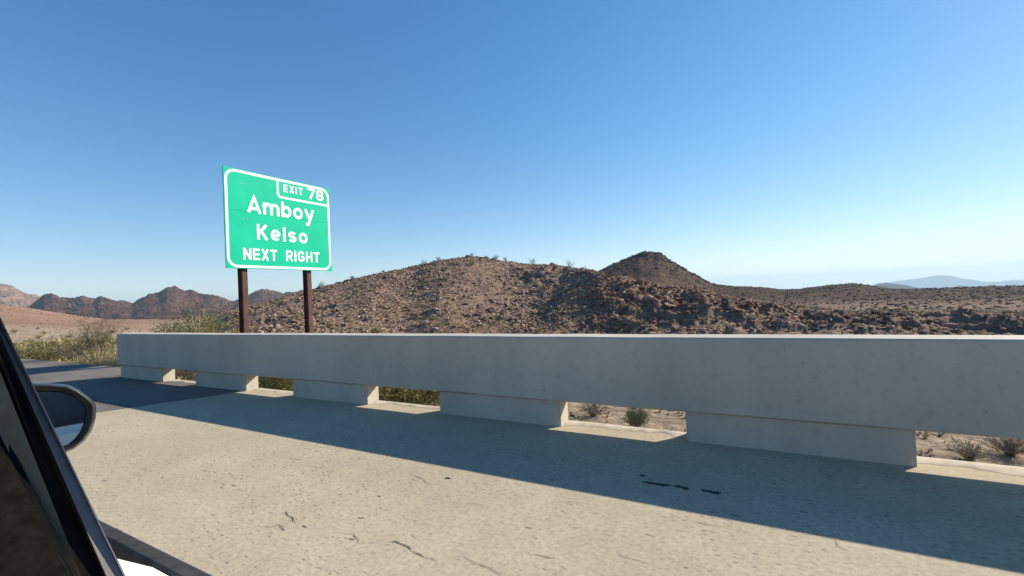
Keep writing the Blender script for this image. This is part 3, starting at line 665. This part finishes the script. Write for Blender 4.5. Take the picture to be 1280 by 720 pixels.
while cnt < 290:
    q = rd.random(); reg = 'crag'
    if q < .42: px = rd.gauss(850, 60); rr_ = rd.uniform(38, 66); s_ = rd.uniform(.16, .48)
    elif q < .56: px = rd.gauss(690, 26); rr_ = rd.uniform(56, 78); s_ = rd.uniform(.2, .55); reg = 'spur'
    elif q < .72: px = rd.uniform(990, 1290); rr_ = rd.uniform(42, 66); s_ = rd.uniform(.16, .42); reg = 'right'
    elif q < .86: px = rd.uniform(400, 760); rr_ = None; s_ = rd.uniform(.18, .45); reg = 'sky'
    else: px = rd.uniform(300, 640); rr_ = rd.uniform(32, 75); s_ = rd.uniform(.18, .42); reg = 'slope'
    az = px_az(px, 380); Ra_ = float(crestR_A(az))
    if rr_ is None: rr_ = Ra_-rd.uniform(0, 4)
    if rr_ > Ra_+1: continue
    put_boulder(rr_*math.sin(az), rr_*math.cos(az), s_, reg, (px, rr_/Ra_), red=(reg == 'crag' and rd.random() < .6)); cnt += 1
# the countless smaller stones, one object each material
def stones(name, N, sampler, m, seed):
    rg = np.random.default_rng(seed); tv = [rock_verts(200+i, 11) for i in range(12)]
    AZs, Rs, S = sampler(rg, N*2); x, y = Rs*np.sin(AZs), Rs*np.cos(AZs); keep = np.argsort(-(fbm(x/6, y/6, 90+seed, 3)+rg.random(len(x))*.9))[:N]; AZs, Rs, S = AZs[keep], Rs[keep], S[keep]; x, y = Rs*np.sin(AZs), Rs*np.cos(AZs); z = ground_h(AZs, Rs)
    VV, FF, off = [], [], 0
    for i in range(N):
        V_, F_ = tv[i % 12]; V_ = np.array(V_); a = rg.uniform(0, 6.28); ca_, sa_ = math.cos(a), math.sin(a); sc = S[i]*rg.uniform(.75, 1.3, 3); sc[2] *= .9
        V_ = V_*sc; V_ = np.stack([V_[:, 0]*ca_-V_[:, 1]*sa_+x[i], V_[:, 0]*sa_+V_[:, 1]*ca_+y[i], V_[:, 2]+z[i]+S[i]*.12], -1)
        VV.append(V_); FF.append(np.array(F_)+off); off += len(V_)
    VV = np.concatenate(VV).astype(np.float32); FF = np.concatenate(FF).astype(np.int32)
    me = bpy.data.meshes.new(name); me.vertices.add(len(VV)); me.vertices.foreach_set('co', VV.reshape(-1)); me.loops.add(FF.size); me.loops.foreach_set('vertex_index', FF.reshape(-1))
    me.polygons.add(len(FF)); me.polygons.foreach_set('loop_start', np.arange(0, FF.size, 3, dtype=np.int32)); me.polygons.foreach_set('loop_total', np.full(len(FF), 3, np.int32)); me.update(); me.materials.append(m)
    o = bpy.data.objects.new(name, me); C.objects.link(o); return tag(o, kind='stuff')
pa, pb = px_az(285), px_az(1300)
def smp(lo, hi, smin, smax, a0=pa, a1=pb):
    def f(rg, N):
        a = rg.uniform(a0, a1, N); Ra_ = crestR_A(a); r_ = lo+(np.minimum(hi, Ra_+2)-lo)*rg.random(N)**.8
        return a, r_, smin+(smax-smin)*rg.random(N)**3
    return f
tag(stones('hill_stones', 15000, smp(28, 90, .07, .32), MT['rock'], 1), 'countless loose tan stones covering the rocky hill', 'stones')
tag(stones('dark_stones', 3200, smp(32, 90, .07, .30), MT['darkrock'], 2), 'dark brown loose stones scattered over the rocky hill', 'stones')
tag(stones('red_stones', 2600, smp(34, 66, .07, .32, px_az(740), px_az(960)), MT['redrock'], 3), 'reddish broken stones on the craggy face of the hill', 'stones')
tag(stones('flat_stones', 2500, smp(6, 32, .02, .11, px_az(200), px_az(1290, 560)), MT['rock'], 4), 'small pale stones on the sandy flat behind the barrier', 'stones')
def smpB(rg, N):
    a = rg.uniform(px_az(690), px_az(1310), N); r_ = 80+rg.random(N)**.9*330
    return a, r_, (.14+.62*rg.random(N)**3)*(.45+r_/440)
tag(stones('far_scrub_and_stones', 12000, smpB, MT['darkrock'], 6), 'dark scrub and stones speckling the far slopes', 'stones')
def tufts(name, N, sampler, m, seed, hh=(.12, .4)):
    rg = np.random.default_rng(seed); A_, R_, S_ = sampler(rg, N*2); x, y = R_*np.sin(A_), R_*np.cos(A_); kp = np.argsort(-(fbm(x/8, y/8, 190+seed, 3)+rg.random(len(x))*.9))[:N]; A_, R_ = A_[kp], R_[kp]
    x, y = R_*np.sin(A_), R_*np.cos(A_); z = ground_h(A_, R_); K = 14; S_ = rg.uniform(hh[0], hh[1], N)
    a = rg.uniform(0, 6.283, (N, K)); el = rg.uniform(.15, 1.4, (N, K)); L = S_[:, None]*rg.uniform(.6, 1.1, (N, K)); c0 = np.stack([x, y, z-.02], -1)[:, None, :]
    tip = c0+np.stack([np.cos(a)*np.cos(el)*L, np.sin(a)*np.cos(el)*L, np.sin(el)*L*.8], -1); side = np.stack([-np.sin(a), np.cos(a), a*0], -1)*(S_[:, None, None]*.11)
    mid = c0+(tip-c0)*.55; V = np.stack([c0+side*.3, c0-side*.3, mid-side, tip, mid+side], 2).reshape(-1, 3); q = np.arange(N*K)[:, None]*5
    F = np.concatenate([q+np.array([[0, 1, 2, 3, 4]])], 0)
    me = bpy.data.meshes.new(name); me.vertices.add(len(V)); me.vertices.foreach_set('co', V.reshape(-1).astype(np.float32)); me.loops.add(F.size); me.loops.foreach_set('vertex_index', F.reshape(-1).astype(np.int32))
    me.polygons.add(len(F)); me.polygons.foreach_set('loop_start', np.arange(0, F.size, 5, dtype=np.int32)); me.polygons.foreach_set('loop_total', np.full(len(F), 5, np.int32)); me.update(); me.materials.append(m)
    o = bpy.data.objects.new(name, me); C.objects.link(o); return tag(o, kind='stuff')
tag(tufts('pale_scrub', 5200, smp(26, 90, 1, 1), MT['dry'], 21), 'countless low pale dry tufts over the hill', 'scrub')
tag(tufts('flat_scrub', 1500, smp(7, 60, 1, 1, px_az(0), px_az(300)), MT['straw'], 22, (.15, .5)), 'countless low straw tufts on the left flat', 'scrub')
tag(tufts('gully_scrub', 700, smp(6.5, 30, 1, 1, px_az(560), px_az(1290, 560)), MT['dry'], 23, (.06, .22)), 'low dry tufts on the sand behind the barrier', 'scrub')
def smpE(rg, N):
    a = rg.uniform(px_az(-60), px_az(300), N); r_ = 70+rg.random(N)**.7*370; return a, r_, .08+.0011*r_*rg.random(N)**2
tag(stones('far_left_scrub', 1100, smpE, MT['darkrock'], 7), 'dark scrub dotting the pink slope', 'scrub')
def smpP(rg, N):
    a = px_az(816)+rg.normal(0, .045, N); r_ = 296-np.abs(rg.normal(0, 26, N)); return a, r_, .35+1.2*rg.random(N)**2.5
tag(stones('peak_rocks', 650, smpP, MT['darkrock'], 8), 'dark broken rocks capping the distant peak', 'rocks')
def smpS(rg, N):
    a = rg.uniform(px_az(835), px_az(905), N); r_ = 300-np.abs(rg.normal(0, 9, N)); return a, r_, .4+1.1*rg.random(N)**2
tag(stones('ridge_rocks', 160, smpS, MT['darkrock'], 9), 'dark rocks along the right shoulder of the peak', 'rocks')
# dry grass on the flat left of the barrier
def grass(N, seed):
    rg = random.Random(seed); vs, fs = [], []
    for _ in range(N):
        px = rg.uniform(-40, 330); r_ = rg.uniform(14.5, 42); az = px_az(px, 430); x, y = r_*math.sin(az), r_*math.cos(az)
        if y < 4.8: continue
        z = hz(x, y) if _ % 1 == 0 else 0; hh = rg.uniform(.10, .34)
        for b in range(7):
            a = rg.uniform(0, 6.28); L = hh*rg.uniform(.6, 1.1); dx, dy = math.cos(a)*L*.45, math.sin(a)*L*.45; o = len(vs); q = .010
            bx, by = x+rg.gauss(0, .07), y+rg.gauss(0, .07)
            vs += [(bx-q*math.sin(a), by+q*math.cos(a), z-.02), (bx+q*math.sin(a), by-q*math.cos(a), z-.02), (bx+dx, by+dy, z+L)]; fs.append((o, o+1, o+2))
    return tag(mesh_obj('dry_grass', vs, fs, MT['straw']), 'thin dry straw grass on the flat left of the barrier', 'grass', kind='stuff')
grass(3200, 3)

# ------------------------------------------------------------------ car (seen from its open side window)
car = empty('car', (.1, .1, 0), 'white car seen from inside, dark window frame and side mirror at the left edge', 'car')
def cc(o): return child(o, car)
def strip_px(name, l0, l1, r0, r1, dtop, dbot, thick, m, inset=.0, parent=None):
    """slanted bar: left edge l0->l1, right edge r0->r1 given as view directions at distances dtop/dbot; given real thickness away from the eye"""
    O = Vector((0, 0, CAM_H)); P = [O+ray(*l0).normalized()*dtop, O+ray(*r0).normalized()*dtop, O+ray(*r1).normalized()*dbot, O+ray(*l1).normalized()*dbot]
    bm = bmesh.new(); a = [bm.verts.new(p) for p in P]; b = [bm.verts.new(p+(p-O).normalized()*thick) for p in P]
    bm.faces.new(a); bm.faces.new(b[::-1])
    for i in range(4): bm.faces.new((a[i], a[(i+1) % 4], b[(i+1) % 4], b[i]))
    if name not in ('pillar_trim', 'trim_gap'): bmesh.ops.bevel(bm, geom=bm.edges[:], offset=.0015, segments=2, affect='EDGES')
    return cc(bm_obj(name, bm, m))
def ext(p, q, t): return (p[0]+(q[0]-p[0])*t, p[1]+(q[1]-p[1])*t)
def bar_px(name, right, left, d0, d1, th, m):
    (ra, rb), (la, lb) = right, left
    return strip_px(name, ext(la, lb, -.35), ext(la, lb, 1.25), ext(ra, rb, -.35), ext(ra, rb, 1.25), d0, d1, th, m)
R1 = ((0, 395), (157, 720)); L1 = ((0, 424), (129, 720)); L2 = ((0, 464), (102, 720)); L3 = ((0, 530), (90, 720)); L4 = ((0, 548), (86, 720))
bar_px('window_frame', R1, L1, .95, .80, .03, MT['plastic'])
bar_px('window_seal', ((0, 418), (133, 720)), ((0, 470), (98, 720)), .93, .78, .012, MT['rubber'])
bar_px('pillar_trim', L2, ((-20, 500), (84, 720)), .91, .76, .012, MT['trim'])
bar_px('trim_gap', ((0, 526), (93, 720)), ((-20, 530), (78, 720)), .895, .745, .01, MT['rubber'])
bar_px('door_trim', L4, ((-260, 560), (-200, 760)), .88, .73, .02, MT['trim2'])
# cladding strip and white sill panel below the window (run along the car, x axis)
K = -1.111                                                     # slope z/y of the line of sight to the strip's outer edge
yo = .62; zo = CAM_H+K*yo
def yz(px, py, y):                                             # point of that line of sight at lateral distance y
    p = at(px, py, y=y); return p
pw = at(150, 682, y=.45)
prof = [(yo, zo), (yo, zo-.05), (yo-.053, zo-.05), (yo-.053, zo+.009), (yo-.045, zo+.013), (yo-.01, zo+.006)]
cc(bm_obj('sill_cladding', prism(prof, -2.1, 1.4), MT['cladding']))
prof = [(yo-.056, zo+.006), (yo-.075, zo+.022), (yo-.12, zo+.06), (yo-.20, zo+.13), (yo-.27, zo+.185), (yo-.30, zo+.19), (yo-.30, zo-.05), (yo-.056, zo-.05)]
cc(bm_obj('door_panel', prism(prof, -1.45, 1.4), MT['paint']))
# side mirror
def mirror():
    O = Vector((0, 0, CAM_H)); d0 = 1.02
    ctr = at(80, 520, dist=1.0); nrm = (ctr-O).normalized()
    # the glass faces backwards and slightly inwards
    N = (Vector((1.6, .12, .985))-ctr).normalized() + (O-ctr).normalized(); N.normalize()   # shows the rear flank of the car
    def onp(px, py, off=0):
        d = ray(px, py); t = (ctr+N*off-O).dot(N)/d.dot(N); return O+d*t
    out = [(20, 478), (62, 479), (85, 481), (98, 487), (111, 496.5), (119, 504), (120.5, 510), (119.5, 523), (115, 538), (106, 551), (93, 561), (60, 575), (20, 575)]
    inn = [(24, 489), (60, 488.5), (79, 490), (92, 495), (102, 502), (107, 508), (107.5, 515), (106, 527), (101, 540), (94, 549), (86, 556), (60, 566), (24, 566)]
    lip = [((a[0]*.72+b[0]*.28), (a[1]*.72+b[1]*.28)) for a, b in zip(out, inn)]
    n = len(out); bm = bmesh.new()
    A_ = [bm.verts.new(onp(*p, off=-.035)) for p in out]; B_ = [bm.verts.new(onp(*p)) for p in lip]; I_ = [bm.verts.new(onp(*p, off=-.012)) for p in inn]
    cen = sum((v.co for v in A_), Vector())/n
    D_ = [bm.verts.new(cen+(v.co-cen)*.93-N*.07) for v in A_]; E_ = [bm.verts.new(cen+(v.co-cen)*.6-N*.13) for v in A_]
    for i in range(n):
        k = (i+1) % n
        for p, q in ((I_, B_), (B_, A_), (A_, D_), (D_, E_)): bm.faces.new((p[i], p[k], q[k], q[i]))
    bm.faces.new(E_)
    h = cc(bm_obj('side_mirror', bm, MT['housing'], smooth=True)); h['label'] = 'dark grey door mirror seen behind the window frame'
    md = h.modifiers.new('b', 'BEVEL'); md.width = .003; md.segments = 2; md.limit_method = 'ANGLE'
    def sub(name, pts, off, m):
        vs = [onp(*p, off=off) for p in pts]; o_ = mesh_obj(name, vs+[v-N*.004 for v in vs], [list(range(len(vs))), list(range(2*len(vs)-1, len(vs)-1, -1))]+[[i, i+len(vs), (i+1) % len(vs)+len(vs), (i+1) % len(vs)] for i in range(len(vs))], m)
        o_.parent = h; o_.matrix_parent_inverse = h.matrix_basis.inverted() if False else Matrix.Identity(4); o_.matrix_parent_inverse = Matrix.Translation(car.location) @ h.matrix_parent_inverse @ Matrix.Identity(4); return o_
    rim = [((a[0]*.12+b[0]*.88), (a[1]*.12+b[1]*.88)) for a, b in zip(out, inn)]
    sub('mirror_glass', [((p[0]-70)*.97+70, (p[1]-525)*.97+525) for p in inn], -.013, MT['mirror'])
mirror()
# rest of the car's flank behind the viewer: lower body, dark side glass, so that the mirror has it to show
cc(bm_obj('rear_door', box_bm(1.45, 2.9, -1.5, .40, .3, .93, .04), MT['paint']))
cc(bm_obj('rear_window', box_bm(1.5, 2.85, -1.4, .32, .935, 1.42, .03), MT['glass']))

# ------------------------------------------------------------------ haze
bm = box_bm(-14200, 14200, -14200, 14200, -900, 190); me = bpy.data.meshes.new('haze'); bm.to_mesh(me); bm.free()
hm = bpy.data.materials.new('haze'); hm.use_nodes = True; t_ = hm.node_tree; t_.nodes.clear()
vo = t_.nodes.new('ShaderNodeVolumePrincipled'); ou = t_.nodes.new('ShaderNodeOutputMaterial'); t_.links.new(vo.outputs[0], ou.inputs['Volume'])
vo.inputs['Color'].default_value = (.60, .84, 1, 1); vo.inputs['Density'].default_value = .00012; vo.inputs['Anisotropy'].default_value = .14
me.materials.append(hm); ho = bpy.data.objects.new('haze', me); C.objects.link(ho); ho['kind'] = 'stuff'
print('faces', sum(len(o.data.polygons) for o in C.objects if o.type == 'MESH'))
